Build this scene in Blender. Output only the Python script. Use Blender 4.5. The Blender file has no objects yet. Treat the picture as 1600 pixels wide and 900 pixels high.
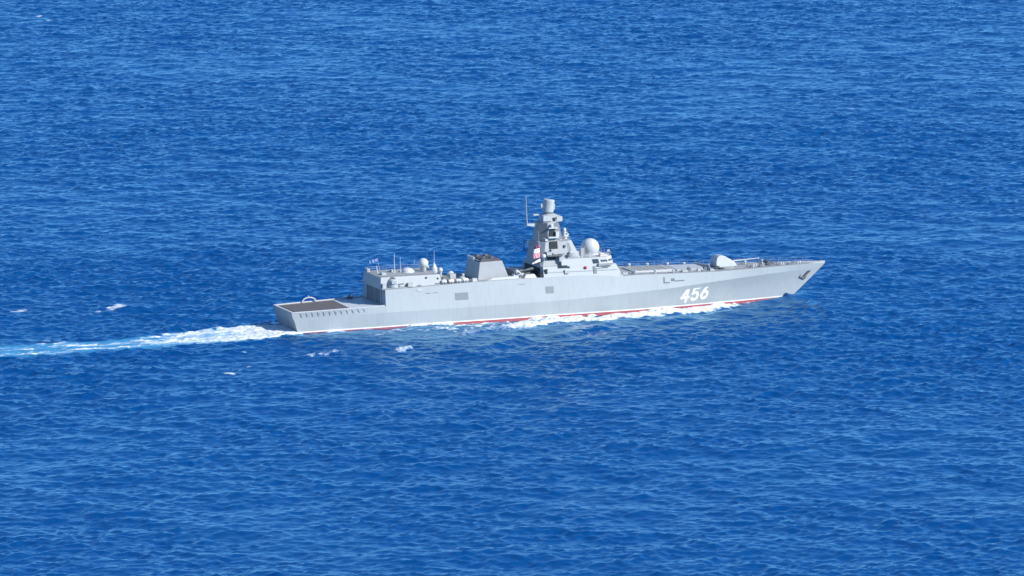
import bpy, bmesh, math, random
import numpy as np
from mathutils import Vector, Matrix
random.seed(7)
R = math.radians
sc = bpy.context.scene
col = sc.collection

# ------------------------------------------------------------------ camera
ELEV, AZ, DIST, TX, TY = R(8.8), R(21.65), 1536.8, 3.43, 37.38
Dh = np.array([math.sin(AZ), math.cos(AZ), 0.0])
Rv = np.array([math.cos(AZ), -math.sin(AZ), 0.0])
Vv = math.cos(ELEV) * Dh - math.sin(ELEV) * np.array([0, 0, 1.0])
Uv = np.cross(Rv, Vv)
CAM = np.array([TX, TY, 0.0]) - DIST * Vv
cam_data = bpy.data.cameras.new("camera")
cam_data.sensor_width = 36.0
cam_data.lens = 18.0 / math.tan(R(4.5))
cam_data.clip_start = 5.0
cam_data.clip_end = 80000.0
cam = bpy.data.objects.new("camera", cam_data)
col.objects.link(cam)
M = Matrix((Rv.tolist(), Uv.tolist(), (-Vv).tolist())).transposed().to_4x4()
M.translation = Vector(CAM.tolist())
cam.matrix_world = M
sc.camera = cam

# ------------------------------------------------------------------ light
SUN = Vector((0.60, -0.64, 0.56)).normalized()
s_el = math.asin(SUN.z)
s_rot = math.atan2(SUN.x, SUN.y)
world = bpy.data.worlds.new("World")
sc.world = world
world.use_nodes = True
wn = world.node_tree.nodes
bg = wn["Background"]
sky = wn.new("ShaderNodeTexSky")
sky.sky_type = 'NISHITA'
sky.sun_disc = False
sky.sun_elevation = s_el
sky.sun_rotation = s_rot
sky.air_density = 1.0
sky.dust_density = 0.0
sky.ozone_density = 10.0
world.node_tree.links.new(sky.outputs[0], bg.inputs[0])
bg.inputs[1].default_value = 0.13
sun_d = bpy.data.lights.new("sun", 'SUN')
sun_d.energy = 5.0
sun_d.angle = R(0.53)
sun_d.color = (1.0, 0.965, 0.91)
sun_o = bpy.data.objects.new("sun", sun_d)
col.objects.link(sun_o)
sun_o.rotation_euler = SUN.to_track_quat('Z', 'Y').to_euler()
sc.view_settings.view_transform = 'Standard'
sc.view_settings.look = 'None'
sc.view_settings.exposure = 0.56
sc.view_settings.gamma = 1.0
sc.view_settings.use_curve_mapping = False

# ------------------------------------------------------------------ materials
def new_mat(name):
    m = bpy.data.materials.new(name)
    m.use_nodes = True
    return m, m.node_tree.nodes, m.node_tree.links, m.node_tree.nodes["Principled BSDF"]

def paint(name, rgb, rough=0.55, var=0.08, scale=0.5, metal=0.0, streak=0.0, spec=0.3):
    """painted steel: base colour broken by soft weathering and, if asked, vertical run marks"""
    m, n, l, p = new_mat(name)
    tc = n.new("ShaderNodeTexCoord")
    nz = n.new("ShaderNodeTexNoise")
    nz.inputs["Scale"].default_value = scale
    nz.inputs["Detail"].default_value = 6
    l.new(tc.outputs["Object"], nz.inputs["Vector"])
    mr = n.new("ShaderNodeMapRange")
    mr.inputs[1].default_value = 0.3; mr.inputs[2].default_value = 0.7
    mr.inputs[3].default_value = 1 - var; mr.inputs[4].default_value = 1 + var * 0.6
    l.new(nz.outputs[0], mr.inputs[0])
    last = mr.outputs[0]
    if streak:
        mp = n.new("ShaderNodeMapping")
        mp.inputs["Scale"].default_value = (1.3, 1.3, 0.12)
        l.new(tc.outputs["Object"], mp.inputs[0])
        n2 = n.new("ShaderNodeTexNoise")
        n2.inputs["Scale"].default_value = 1.4
        n2.inputs["Detail"].default_value = 5
        l.new(mp.outputs[0], n2.inputs["Vector"])
        m2 = n.new("ShaderNodeMapRange")
        m2.inputs[1].default_value = 0.45; m2.inputs[2].default_value = 0.75
        m2.inputs[3].default_value = 1.0; m2.inputs[4].default_value = 1 - streak
        l.new(n2.outputs[0], m2.inputs[0])
        mu = n.new("ShaderNodeMath"); mu.operation = 'MULTIPLY'
        l.new(last, mu.inputs[0]); l.new(m2.outputs[0], mu.inputs[1])
        last = mu.outputs[0]
    hs = n.new("ShaderNodeMix"); hs.data_type = 'RGBA'; hs.blend_type = 'MULTIPLY'
    hs.inputs[0].default_value = 1.0
    hs.inputs[6].default_value = (*rgb, 1)
    l.new(last, hs.inputs[7])
    l.new(hs.outputs[2], p.inputs["Base Color"])
    p.inputs["Roughness"].default_value = rough
    p.inputs["Metallic"].default_value = metal
    p.inputs["Specular IOR Level"].default_value = spec
    return m

MAT = {
    'hull': paint("hull_paint", (0.325, 0.358, 0.368), 0.5, 0.05, 0.12, streak=0.07),
    'upper': paint("upper_paint", (0.37, 0.39, 0.395), 0.5, 0.06, 0.3, streak=0.05),
    'mast': paint("mast_paint", (0.29, 0.31, 0.32), 0.5, 0.08, 0.6, streak=0.06),
    'panel': paint("panel_paint", (0.13, 0.14, 0.15), 0.5, 0.04, 1.5),
    'white': paint("white_radome", (0.44, 0.46, 0.46), 0.4, 0.04, 0.8),
    'gun': paint("gun_paint", (0.33, 0.36, 0.365), 0.45, 0.05, 0.8),
    'deck': paint("deck_paint", (0.25, 0.265, 0.265), 0.75, 0.12, 0.6),
    'flight': paint("flight_deck_coating", (0.10, 0.092, 0.094), 0.85, 0.15, 0.9),
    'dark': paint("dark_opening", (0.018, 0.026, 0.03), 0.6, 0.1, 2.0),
    'glass': paint("window_glass", (0.03, 0.045, 0.05), 0.15, 0.1, 2.0, spec=0.6),
    'soot': paint("soot_black", (0.065, 0.068, 0.075), 0.8, 0.2, 1.0),
    'red': paint("red_boot_paint", (0.38, 0.10, 0.11), 0.5, 0.15, 0.5, streak=0.25),
    'line': paint("white_line_paint", (0.74, 0.74, 0.74), 0.5, 0.08, 0.6),
    'under': paint("underwater_paint", (0.28, 0.05, 0.05), 0.6, 0.1, 0.5),
    'grille': paint("grille_grey", (0.20, 0.225, 0.24), 0.6, 0.1, 3.0),
    'door': paint("door_shade_grey", (0.16, 0.18, 0.19), 0.6, 0.08, 1.0),  # shade of the aft wall put into the door's darker grey
    'beige': paint("canister_beige", (0.62, 0.55, 0.48), 0.5, 0.08, 2.0),
    'pale': paint("pale_fitting", (0.44, 0.46, 0.465), 0.5, 0.08, 2.0),
    'steel': paint("dark_steel", (0.13, 0.14, 0.15), 0.5, 0.15, 2.0, metal=0.3),
    'whip': paint("antenna_rod", (0.30, 0.33, 0.38), 0.5, 0.05, 2.0),
    'darkwhip': paint("dark_antenna_rod", (0.10, 0.11, 0.17), 0.5, 0.05, 2.0),
    'lifering': paint("ring_red", (0.45, 0.03, 0.05), 0.5, 0.05, 2.0),
    'flagred': paint("flag_red_cloth", (0.62, 0.24, 0.28), 0.8, 0.08, 2.0),
    'flagdark': paint("flag_maroon_cloth", (0.16, 0.04, 0.09), 0.8, 0.08, 2.0),
    'flagwhite': paint("flag_white_cloth", (0.78, 0.68, 0.72), 0.8, 0.05, 2.0),
    'flagblue': paint("flag_blue_cloth", (0.14, 0.22, 0.40), 0.8, 0.05, 2.0),
}

# ------------------------------------------------------------------ sea surface field
def fft_tile(N, L, seed, wdir, amp, lmin, lpeak, spread, power):
    """height and chop arrays of one periodic patch of wind sea"""
    rng = np.random.default_rng(seed)
    k = np.fft.fftfreq(N, L / N) * 2 * np.pi
    kx, ky = np.meshgrid(k, k, indexing='ij')
    kk = np.hypot(kx, ky); kk[0, 0] = 1e-6
    kp = 2 * np.pi / lpeak
    S = kk ** (-power) * np.exp(-1.1 * (kp / kk) ** 2) * np.exp(-(kk * lmin / (2 * np.pi)) ** 2)
    c = (kx * wdir[0] + ky * wdir[1]) / kk
    S = S * (np.abs(c) ** spread + 0.06)
    S[0, 0] = 0
    A = (rng.normal(size=S.shape) + 1j * rng.normal(size=S.shape)) * np.sqrt(S)
    h = np.fft.ifft2(A).real
    sc_ = amp / h.std()
    cx = np.fft.ifft2(-1j * A * kx / kk).real * sc_
    cy = np.fft.ifft2(-1j * A * ky / kk).real * sc_
    return h * sc_, cx, cy, L

def samp(T, x, y, ang):
    h, cx, cy, L = T
    N = h.shape[0]
    ca, sa = math.cos(ang), math.sin(ang)
    u = (x * ca + y * sa) / L * N
    v = (-x * sa + y * ca) / L * N
    i = np.floor(u).astype(np.int64); j = np.floor(v).astype(np.int64)
    fu = u - i; fv = v - j
    i0 = i % N; i1 = (i + 1) % N; j0 = j % N; j1 = (j + 1) % N
    def g(a):
        return (a[i0, j0] * (1 - fu) * (1 - fv) + a[i1, j0] * fu * (1 - fv)
                + a[i0, j1] * (1 - fu) * fv + a[i1, j1] * fu * fv)
    H, X, Y = g(h), g(cx), g(cy)
    return H, X * ca - Y * sa, X * sa + Y * ca

WD = (math.sin(AZ + R(6)), math.cos(AZ + R(6)))
T1 = fft_tile(1024, 411.0, 3, WD, 0.125, 1.0, 8.0, 0.8, 3.3)
T2 = fft_tile(1024, 293.0, 11, (math.sin(AZ - R(25)), math.cos(AZ - R(25))), 0.052, 0.9, 4.0, 0.7, 3.1)
T3 = fft_tile(512, 1130.0, 5, (math.sin(AZ + R(14)), math.cos(AZ + R(14))), 0.17, 9.0, 26.0, 1.2, 3.5)
T4 = fft_tile(512, 150.0, 23, WD, 1.0, 0.9, 4.0, 1.0, 3.2)      # used for the raggedness of foam only

def smooth(a, b, x):
    t = np.clip((x - a) / (b - a), 0, 1)
    return t * t * (3 - 2 * t)

def seg_dist(x, y, poly):
    """distance to a polyline, and the position 0..1 along it, and the side"""
    best = np.full(x.shape, 1e9); par = np.zeros(x.shape)
    n = len(poly) - 1
    for q in range(n):
        ax, ay = poly[q]; bx, by = poly[q + 1]
        dx, dy = bx - ax, by - ay
        t = np.clip(((x - ax) * dx + (y - ay) * dy) / (dx * dx + dy * dy), 0, 1)
        d = np.hypot(x - ax - t * dx, y - ay - t * dy)
        m = d < best
        best = np.where(m, d, best)
        par = np.where(m, (q + t) / n, par)
    return best, par

# half breadths of the hull, ship axis along +x, starboard at -y
BW_X = [-66, -45, -10, 15, 30, 45, 55, 58.7]
BW_Y = [6.1, 7.45, 7.85, 7.1, 5.3, 2.9, 0.95, 0.05]

# crests thrown off by the ship (polyline, half width, height, foam)
RIDGES = [
    ([(42.5, -5.2), (38, -8.0), (31, -10.6), (24, -11.3), (16, -11.6), (8, -12.6), (0, -13.0), (-9, -14.0), (-18, -16.0)], 1.25, 0.9, 1.0),
    ([(-18, -16.0), (-28, -19.0), (-36, -24.0)], 1.4, 0.5, 0.42),
    ([(36, -6.8), (28, -8.2), (22, -9.0)], 1.3, 0.55, 0.55),
    ([(-49, -34.5), (-52, -36.5), (-55, -37.8)], 0.5, 0.7, 0.55),
    ([(-66, -34), (-72, -37.5), (-78, -41)], 0.5, 0.6, 0.45),
    ([(66, 5), (59.5, 0), (52, -3.4), (46, -5.5)], 2.2, 0.55, 0.0),
    ([(-20, -30), (-30, -38), (-40, -44)], 2.5, 0.6, 0.0),
    ([(5, -22), (-6, -28), (-16, -33)], 2.2, 0.6, 0.0),
    ([(26, -18), (18, -22), (8, -27)], 2.0, 0.5, 0.0),
    ([(40, 6.0), (25, 12.0), (5, 18.0), (-20, 27.0), (-45, 40.0), (-70, 52.0)], 2.2, 0.7, 0.12),
    ([(-60, 16), (-80, 24), (-100, 33)], 2.5, 0.6, 0.05),
]
# whitecaps out on the open water (x, y, length, depth, strength)
CAPS = [(-92.6, 42.9, 2.6, 3.2, 1.15), (-97.9, 41.0, 1.5, 1.3, .7), (-114.5, 49.4, 2.6, 1.8, .85), (-122.1, 3.4, 1.6, 1.3, .7),
        (-130.4, -43.5, 2.8, 1.0, .35), (73.6, 628.6, 0.9, 2.2, .9), (71.5, 611.6, 1.6, 1.8, .7), (-98.3, -52.6, 1.8, 1.4, .85),
        (-94.6, -49.0, 0.7, 1.2, .6), (-91.8, -46.0, 0.8, 1.4, .7), (-86.4, -27.9, 1.0, 1.0, .6), (-52.7, -37.5, 1.2, 1.2, .9),
        (218.5, 315.7, 1.3, 1.5, .6), (-75.3, 49.7, 0.8, 1.2, .5), (-73, 42.6, 1.5, 1.0, .4), (-84.8, -112, 0.5, 1.0, .5),
        (15.7, -52.3, 0.9, 0.9, .35), (-60, 300, 1.0, 1.5, .45), (150, 120, 1.1, 1.3, .4), (130, 420, 0.8, 1.5, .4),
        (-100, 180, 1.0, 1.2, .35), (40, -150, 0.8, 0.8, .3), (-140, -60, 1.2, 0.8, .3)]

def wake_edges(x):
    near = np.interp(x, [-140, -124, -116, -101, -86, -75, -67, -64], [-17.2, -17.0, -15.8, -14.0, -13.5, -11.4, -7.6, -6.2])
    far = np.interp(x, [-134, -119, -111, -95, -79, -71, -66], [3.8, 1.2, 1.4, 3.9, 6.0, 5.9, 4.9])
    return near, far

def sea(x, y):
    """height, horizontal chop, foam and aeration of the water at ground points"""
    h1, a1, b1 = samp(T1, x, y, 0.0)
    h2, a2, b2 = samp(T2, x, y, 0.7)
    h3, a3, b3 = samp(T3, x, y, 0.2)
    r1, _, _ = samp(T4, x, y, 0.35)
    r2, _, _ = samp(T4, x * 0.23 + 31, y * 0.35, 0.9)
    # gusts: the short waves are steeper in some patches than in others
    g1, _, _ = samp(T3, x * 0.55 + 200, y * 0.30 - 90, 0.1)
    g2, _, _ = samp(T3, x * 0.16 - 40, y * 0.09 + 10, 0.5)
    gust = np.clip(1.0 + 0.7 * g1 + 0.8 * g2, 0.68, 1.4)
    lee = smooth(-75, -40, x) * (1 - smooth(30, 55, x)) * smooth(-52, -14, y) * (y < 0)
    gust = gust * (1 - 0.62 * lee)
    h1, a1, b1, h2, a2, b2 = h1 * gust, a1 * gust, b1 * gust, h2 * gust, a2 * gust, b2 * gust
    H = h1 + h2 + h3
    X = -(0.9 * a1 + 0.8 * a2 + 0.5 * a3)
    Y = -(0.9 * b1 + 0.8 * b2 + 0.5 * b3)
    foam = np.zeros(x.shape); aer = np.zeros(x.shape)
    near_ship = (np.abs(x + 20) < 190) & (np.abs(y) < 80)
    xs, ys = x[near_ship], y[near_ship]
    q1, q2 = r1[near_ship], r2[near_ship]
    dH = np.zeros(xs.shape); f = np.zeros(xs.shape); ae = np.zeros(xs.shape)
    for poly, w, hh, fo in RIDGES:
        d, t = seg_dist(xs, ys, poly)
        env = smooth(0, 0.12, t) * (1 - smooth(0.75, 1.0, t)) if fo < 1 else (0.25 + 0.75 * smooth(0, 0.15, t)) * (1 - 0.5 * t)
        d2 = d + 0.35 * q1 * w
        dH += hh * env * np.exp(-(d / w) ** 2) - 0.28 * hh * env * np.exp(-((d - 2.2 * w) / w) ** 2)
        if fo:
            core = np.exp(-(d2 / (1.55 * w)) ** 2)
            f = np.maximum(f, fo * (env ** 0.4) * np.clip(core * 1.25 + 0.13 * q2, 0, 1) * (core > 0.08))
    # churned band between the bow wave and the plating
    hb = np.interp(xs, BW_X, BW_Y)
    bx = np.interp(xs, [-18, -9, 0, 8, 16, 24, 31, 38, 45], [16, 14, 13, 12.6, 11.6, 11.3, 10.6, 8.0, 4.2])
    inside = (ys < 0) & (-ys < bx) & (-ys > hb - 1.0) & (xs > -40) & (xs < 47)
    band = inside * smooth(-40, -12, xs) * (np.interp(xs, [-20, 0, 12], [0.45, 0.36, 0.22]) + 0.28 * q2 + 0.26 * q1)
    band *= 1 - 0.75 * smooth(18, 26, xs) * (1 - smooth(38, 44, xs))
    f = np.maximum(f, np.clip(band, 0, 1))
    # wash climbing the plating here and there
    for xa, xb, hh in ((-60, -54, .25), (-41, -28, .42), (-11, 7, .55), (18.5, 27.5, .6), (35.5, 42, .55), (51, 58.5, .35)):
        e_ = smooth(xa - 1, xa + 2, xs) * (1 - smooth(xb - 2, xb + 1, xs)) * (ys < 0)
        dd = -ys - hb
        dH += hh * e_ * np.exp(-((dd - 0.3) / 1.1) ** 2) * (1 + 0.35 * q1)
        if xb < 50:
            f = np.maximum(f, e_ * np.exp(-((dd - 0.2) / 1.2) ** 2) * np.clip(0.95 + 0.2 * q1, 0, 1))
    # thin foam line at the plating all the way aft, both sides
    dl = np.abs(np.abs(ys) - hb)
    line = (xs < 57) & (xs > -66)
    f = np.maximum(f, line * np.exp(-(dl / 0.9) ** 2) * np.clip(0.30 + 0.30 * q2 + 0.2 * q1, 0, 0.8))
    # pale churned patches drifting aft beside the hull
    patch = smooth(-62, -44, xs) * (1 - smooth(-16, -8, xs)) * smooth(-28, -13, ys) * (1 - smooth(-9.5, -7.5, ys))
    f = np.maximum(f, patch * np.clip(0.23 * q2 + 0.24 * q1 + 0.10, 0, 0.62))
    ae = np.maximum(ae, patch * 0.12)
    # hull's pale reflection on the water, painted in as thin mottled foam
    la_ = (xs + 3) * Rv[0] + (ys + 27) * Rv[1]; de_ = (xs + 3) * Dh[0] + (ys + 27) * Dh[1]
    hull_refl = np.exp(-(la_ / 13) ** 2 - (de_ / 15) ** 2)
    la_ = (xs + 34) * Rv[0] + (ys + 22) * Rv[1]; de_ = (xs + 34) * Dh[0] + (ys + 22) * Dh[1]
    hull_refl = np.maximum(hull_refl, 0.8 * np.exp(-(la_ / 22) ** 2 - (de_ / 9) ** 2)) * (-ys > hb)
    f = np.maximum(f, hull_refl * np.clip(0.30 + 0.10 * q1 + 0.10 * q2, 0, 0.5))
    # propeller wake
    wn_, wf_ = wake_edges(xs)
    wn_ = wn_ + 0.5 * q2 + 0.25 * q1; wf_ = wf_ + 0.7 * q2 + 0.2 * q1
    soft = np.interp(xs, [-140, -110, -90, -66], [4.0, 3.2, 1.8, 0.6])
    ins = smooth(0, 1, (ys - wn_) / soft) * smooth(0, 1, (wf_ - ys) / soft) * (xs < -64.3)
    dens = np.interp(xs, [-230, -150, -125, -112, -100, -90, -80, -66], [0.10, 0.20, 0.28, 0.33, 0.45, 0.60, 0.76, 0.95])
    mid = (ys - 0.5 * (wn_ + wf_)) / np.maximum(wf_ - wn_, 1)
    sk, _, _ = samp(T4, xs * 0.16, ys * 0.9 + 7, 0.0)
    streaks = 0.5 + 0.32 * sk
    wk = ins * np.clip(dens + (0.12 * q2 + 0.14 * q1 + 0.55 * (streaks - 0.5)) * (1.3 - dens), 0, 1)
    f = np.maximum(f, np.where(xs < -64.3, wk, 0))
    tail = ins * np.interp(xs, [-230, -160, -120, -90, -66], [0.35, 0.6, 0.85, 0.95, 1.0])
    ae = np.maximum(ae, tail)
    dH += ins * (0.22 * smooth(-90, -70, xs) + 0.05 * q1 * dens)
    # the smooth slick beside the wake: waves flattened
    flat = ins * 0.55
    foam[near_ship] = f; aer[near_ship] = ae
    hh_ = H[near_ship] * (1 - flat) + dH
    # calmer against the plating so the hull's line is not swamped
    cal = np.exp(-(np.maximum(dl, 0) / 3.0) ** 2) * line
    hh_ = hh_ * (1 - 0.45 * cal) - 0.15 * cal
    H[near_ship] = hh_
    X[near_ship] *= (1 - 0.8 * cal) * (1 - flat); Y[near_ship] *= (1 - 0.8 * cal) * (1 - flat)
    for cx_, cy_, ln, dp, st in CAPS:
        dx, dy = x - cx_, y - cy_
        lat = dx * Rv[0] + dy * Rv[1]; dep = dx * Dh[0] + dy * Dh[1]
        m = (np.abs(lat) < ln * 4) & (np.abs(dep) < dp * 4 + 3)
        l_, d_ = lat[m], dep[m]
        bump = np.exp(-(l_ / (ln * 1.6)) ** 2 - ((d_ - 0.4 * np.cos(l_ * 0.7)) / (dp * 1.3)) ** 2)
        H[m] += 0.2 * st * bump
        foam[m] = np.maximum(foam[m], st * np.clip(np.exp(-(l_ / ln) ** 2 - ((d_ + 0.5 - 0.5 * np.sin(l_ * 0.9 + cx_)) / (0.8 * dp)) ** 2) * 1.15 + 0.22 * r1[m] - 0.22, 0, 1)
                             * (bump > 0.3))
    return H, X, Y, foam, aer

def axis(steps):
    """monotonic coordinates from (start, end, spacing) runs"""
    out = []
    for a, b, s in steps:
        n = max(1, int(round((b - a) / s)))
        out += list(a + (b - a) * np.arange(n) / n)
    out.append(steps[-1][1])
    return np.array(out)

def geo(a, b, s0, grow):
    """coordinates from a outward to b, spacing growing"""
    out = [a]; s = s0; sign = 1 if b > a else -1
    while (b - out[-1]) * sign > s:
        s *= grow
        out.append(out[-1] + sign * s)
    return out[1:]

def build_water():
    lat = axis([(-230, -150, 0.9), (-150, 150, 0.5), (150, 230, 0.9)])
    dep = axis([(-480, -110, 0.62), (-110, 60, 0.42), (60, 300, 0.75), (300, 780, 1.0)])
    lat = np.array(sorted(geo(-230, -45000, 1.2, 1.22)) + list(lat) + geo(230, 45000, 1.2, 1.22))
    dep = np.array(sorted(geo(-480, -6000, 1.2, 1.22)) + list(dep) + geo(780, 60000, 1.5, 1.2))
    nu, nv = len(lat), len(dep)
    LA, DE = np.meshgrid(lat, dep, indexing='xy')
    x = (LA * Rv[0] + DE * Dh[0] + TX).ravel(); y = (LA * Rv[1] + DE * Dh[1] + TY).ravel()
    H, X, Y, foam, aer = sea(x, y)
    fade = (1 - smooth(232, 300, np.abs(LA))) * (1 - smooth(790, 900, DE)) * smooth(-560, -490, DE)
    fade = fade.ravel()
    co = np.stack([x + X * fade, y + Y * fade, H * fade], 1).astype(np.float32)
    me = bpy.data.meshes.new("sea_water")
    a = (np.arange(nv - 1)[:, None] * nu + np.arange(nu - 1)[None, :]).ravel()
    quads = np.stack([a, a + 1, a + 1 + nu, a + nu], 1).astype(np.int32)
    fill_mesh(me, co, quads)
    for nm, arr in (("foam", foam), ("aeration", aer)):
        at = me.attributes.new(nm, 'FLOAT', 'POINT')
        at.data.foreach_set("value", arr.astype(np.float32))
    return me

def fill_mesh(me, co, quads, smooth_=True):
    me.vertices.add(len(co)); me.vertices.foreach_set("co", co.ravel())
    me.loops.add(quads.size); me.loops.foreach_set("vertex_index", quads.ravel())
    me.polygons.add(len(quads))
    me.polygons.foreach_set("loop_start", (np.arange(len(quads)) * 4).astype(np.int32))
    me.polygons.foreach_set("use_smooth", np.full(len(quads), smooth_))
    me.update(calc_edges=True)

def noise_node(n, l, vec, scale, detail=4, rough=0.55):
    z = n.new("ShaderNodeTexNoise")
    z.inputs["Scale"].default_value = scale
    z.inputs["Detail"].default_value = detail
    z.inputs["Roughness"].default_value = rough
    l.new(vec, z.inputs["Vector"])
    return z

def water_material():
    m = bpy.data.materials.new("sea_water"); m.use_nodes = True
    n, l = m.node_tree.nodes, m.node_tree.links
    n.clear()
    out = n.new("ShaderNodeOutputMaterial")
    geo_ = n.new("ShaderNodeNewGeometry")
    # ripple bump, elongated across the wind
    mp = n.new("ShaderNodeMapping")
    mp.inputs["Rotation"].default_value = (0, 0, AZ)
    mp.inputs["Scale"].default_value = (0.55, 1.0, 1.0)
    l.new(geo_.outputs["Position"], mp.inputs[0])
    n1 = noise_node(n, l, mp.outputs[0], 0.75, 5, 0.62)
    n2 = noise_node(n, l, mp.outputs[0], 0.22, 3, 0.5)
    b2 = n.new("ShaderNodeBump"); b2.inputs["Strength"].default_value = 1.0; b2.inputs["Distance"].default_value = 0.38
    l.new(n2.outputs[0], b2.inputs["Height"])
    b1 = n.new("ShaderNodeBump"); b1.inputs["Strength"].default_value = 1.0; b1.inputs["Distance"].default_value = 0.12
    l.new(n1.outputs[0], b1.inputs["Height"]); l.new(b2.outputs[0], b1.inputs["Normal"])
    # body colour of the water, patchy at the scale of tens of metres
    n3 = noise_node(n, l, geo_.outputs["Position"], 0.018, 4, 0.55)
    body = n.new("ShaderNodeMix"); body.data_type = 'RGBA'
    body.inputs[6].default_value = (0.0002, 0.037, 0.152, 1)
    body.inputs[7].default_value = (0.0004, 0.054, 0.185, 1)
    l.new(n3.outputs[0], body.inputs[0])
    at = n.new("ShaderNodeAttribute"); at.attribute_name = "aeration"
    af = n.new("ShaderNodeAttribute"); af.attribute_name = "foam"
    body2 = n.new("ShaderNodeMix"); body2.data_type = 'RGBA'
    body2.inputs[7].default_value = (0.06, 0.30, 0.48, 1)
    mm = n.new("ShaderNodeMath"); mm.operation = 'MULTIPLY'; mm.inputs[1].default_value = 0.75
    l.new(at.outputs["Fac"], mm.inputs[0])
    l.new(mm.outputs[0], body2.inputs[0]); l.new(body.outputs[2], body2.inputs[6])
    dif = n.new("ShaderNodeBsdfDiffuse"); l.new(body2.outputs[2], dif.inputs[0]); l.new(b1.outputs[0], dif.inputs["Normal"])
    gl = n.new("ShaderNodeBsdfGlossy"); gl.inputs["Color"].default_value = (0.49, 0.82, 1.0, 1)
    gl.inputs["Roughness"].default_value = 0.22
    l.new(b1.outputs[0], gl.inputs["Normal"])
    fr = n.new("ShaderNodeFresnel"); fr.inputs["IOR"].default_value = 1.46
    l.new(b1.outputs[0], fr.inputs["Normal"])
    w = n.new("ShaderNodeMixShader")
    l.new(fr.outputs[0], w.inputs[0]); l.new(dif.outputs[0], w.inputs[1]); l.new(gl.outputs[0], w.inputs[2])
    # foam on top, broken by fine noise
    nf = noise_node(n, l, geo_.outputs["Position"], 1.1, 6, 0.65)
    add = n.new("ShaderNodeMath"); add.operation = 'ADD'; l.new(nf.outputs[0], add.inputs[0]); l.new(af.outputs["Fac"], add.inputs[1])
    mr = n.new("ShaderNodeMapRange")
    mr.inputs[1].default_value = 0.80; mr.inputs[2].default_value = 1.32
    l.new(add.outputs[0], mr.inputs[0])
    fd = n.new("ShaderNodeBsdfDiffuse"); fd.inputs[0].default_value = (0.54, 0.63, 0.67, 1)
    l.new(b2.outputs[0], fd.inputs["Normal"])
    w2 = n.new("ShaderNodeMixShader")
    l.new(mr.outputs[0], w2.inputs[0]); l.new(w.outputs[0], w2.inputs[1]); l.new(fd.outputs[0], w2.inputs[2])
    l.new(w2.outputs[0], out.inputs[0])
    return m

water_me = build_water()
water_me.materials.append(water_material())
water = bpy.data.objects.new("water", water_me); col.objects.link(water)
water["kind"] = "structure"; water["label"] = "deep blue open sea with short wind waves"; water["category"] = "water"

def foam_material():
    m, n, l, p = new_mat("sea_foam")
    geo_ = n.new("ShaderNodeNewGeometry")
    nz = noise_node(n, l, geo_.outputs["Position"], 1.3, 6, 0.65)
    mx = n.new("ShaderNodeMix"); mx.data_type = 'RGBA'
    mx.inputs[6].default_value = (0.36, 0.48, 0.52, 1); mx.inputs[7].default_value = (0.58, 0.61, 0.62, 1)
    mr = n.new("ShaderNodeMapRange"); mr.inputs[1].default_value = 0.32; mr.inputs[2].default_value = 0.52
    l.new(nz.outputs[0], mr.inputs[0]); l.new(mr.outputs[0], mx.inputs[0])
    l.new(mx.outputs[2], p.inputs["Base Color"])
    p.inputs["Roughness"].default_value = 0.8
    bp = n.new("ShaderNodeBump"); bp.inputs["Distance"].default_value = 0.3
    l.new(nz.outputs[0], bp.inputs["Height"]); l.new(bp.outputs[0], p.inputs["Normal"])
    return m
FOAM = foam_material()

def foam_sheet(name, x0, x1, y0, y1, step, thr, label, tmax=0.2, rag=0.05):
    """thick lather riding on the sea surface, kept only where the water is dense with foam"""
    xs = np.arange(x0, x1, step); ys = np.arange(y0, y1, step)
    X_, Y_ = np.meshgrid(xs, ys, indexing='xy')
    x, y = X_.ravel(), Y_.ravel()
    H, cx, cy, f, _ = sea(x, y)
    r, _, _ = samp(T4, x * 1.7, y * 1.7, 1.2)
    r3, _, _ = samp(T4, x * 0.6, y * 0.6, 0.2)
    g = f + 0.07 * r + 0.05 * r3
    thick = np.clip((g - thr) * 1.0, -0.5, tmax)
    z = H + thick + 0.02 + rag * r * (thick > 0)
    nu = len(xs)
    a = (np.arange(len(ys) - 1)[:, None] * nu + np.arange(nu - 1)[None, :]).ravel()
    q = np.stack([a, a + 1, a + 1 + nu, a + nu], 1)
    keep = (g[q].max(1) > thr)
    hb = np.interp(x, BW_X, BW_Y) - 0.3
    on_hull = (np.abs(y) < hb) & (x > -64.8) & (x < 58)
    keep &= ~on_hull[q].all(1)
    q = q[keep]
    used, inv_ = np.unique(q, return_inverse=True)
    co = np.stack([x + cx, y + cy, z], 1)[used].astype(np.float32)
    me = bpy.data.meshes.new(name)
    fill_mesh(me, co, inv_.reshape(-1, 4).astype(np.int32))
    me.materials.append(FOAM)
    o = bpy.data.objects.new(name, me); col.objects.link(o)
    o["kind"] = "stuff"; o["label"] = label; o["category"] = "sea foam"
    return o

foam_sheet("wake_foam", -150, -64.2, -19, 10, 0.3, 0.78, "white churned wake foam trailing astern of the grey warship", 0.12, 0.02)
foam_sheet("bow_wave_foam", -40, 48, -26, -3, 0.25, 0.66, "white bow wave foam curling along the starboard side of the hull")

# ------------------------------------------------------------------ mesh helpers
def link_mesh(name, bm, mat, parent=None, smooth_=False, merge=True):
    if merge:
        bmesh.ops.remove_doubles(bm, verts=bm.verts, dist=0.0005)
    bmesh.ops.recalc_face_normals(bm, faces=bm.faces)
    me = bpy.data.meshes.new(name)
    bm.to_mesh(me); bm.free()
    if smooth_:
        me.polygons.foreach_set("use_smooth", [True] * len(me.polygons))
    for mt in (mat if isinstance(mat, (list, tuple)) else [mat]):
        me.materials.append(MAT[mt] if isinstance(mt, str) else mt)
    o = bpy.data.objects.new(name, me)
    col.objects.link(o)
    if parent: o.parent = parent
    return o

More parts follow.
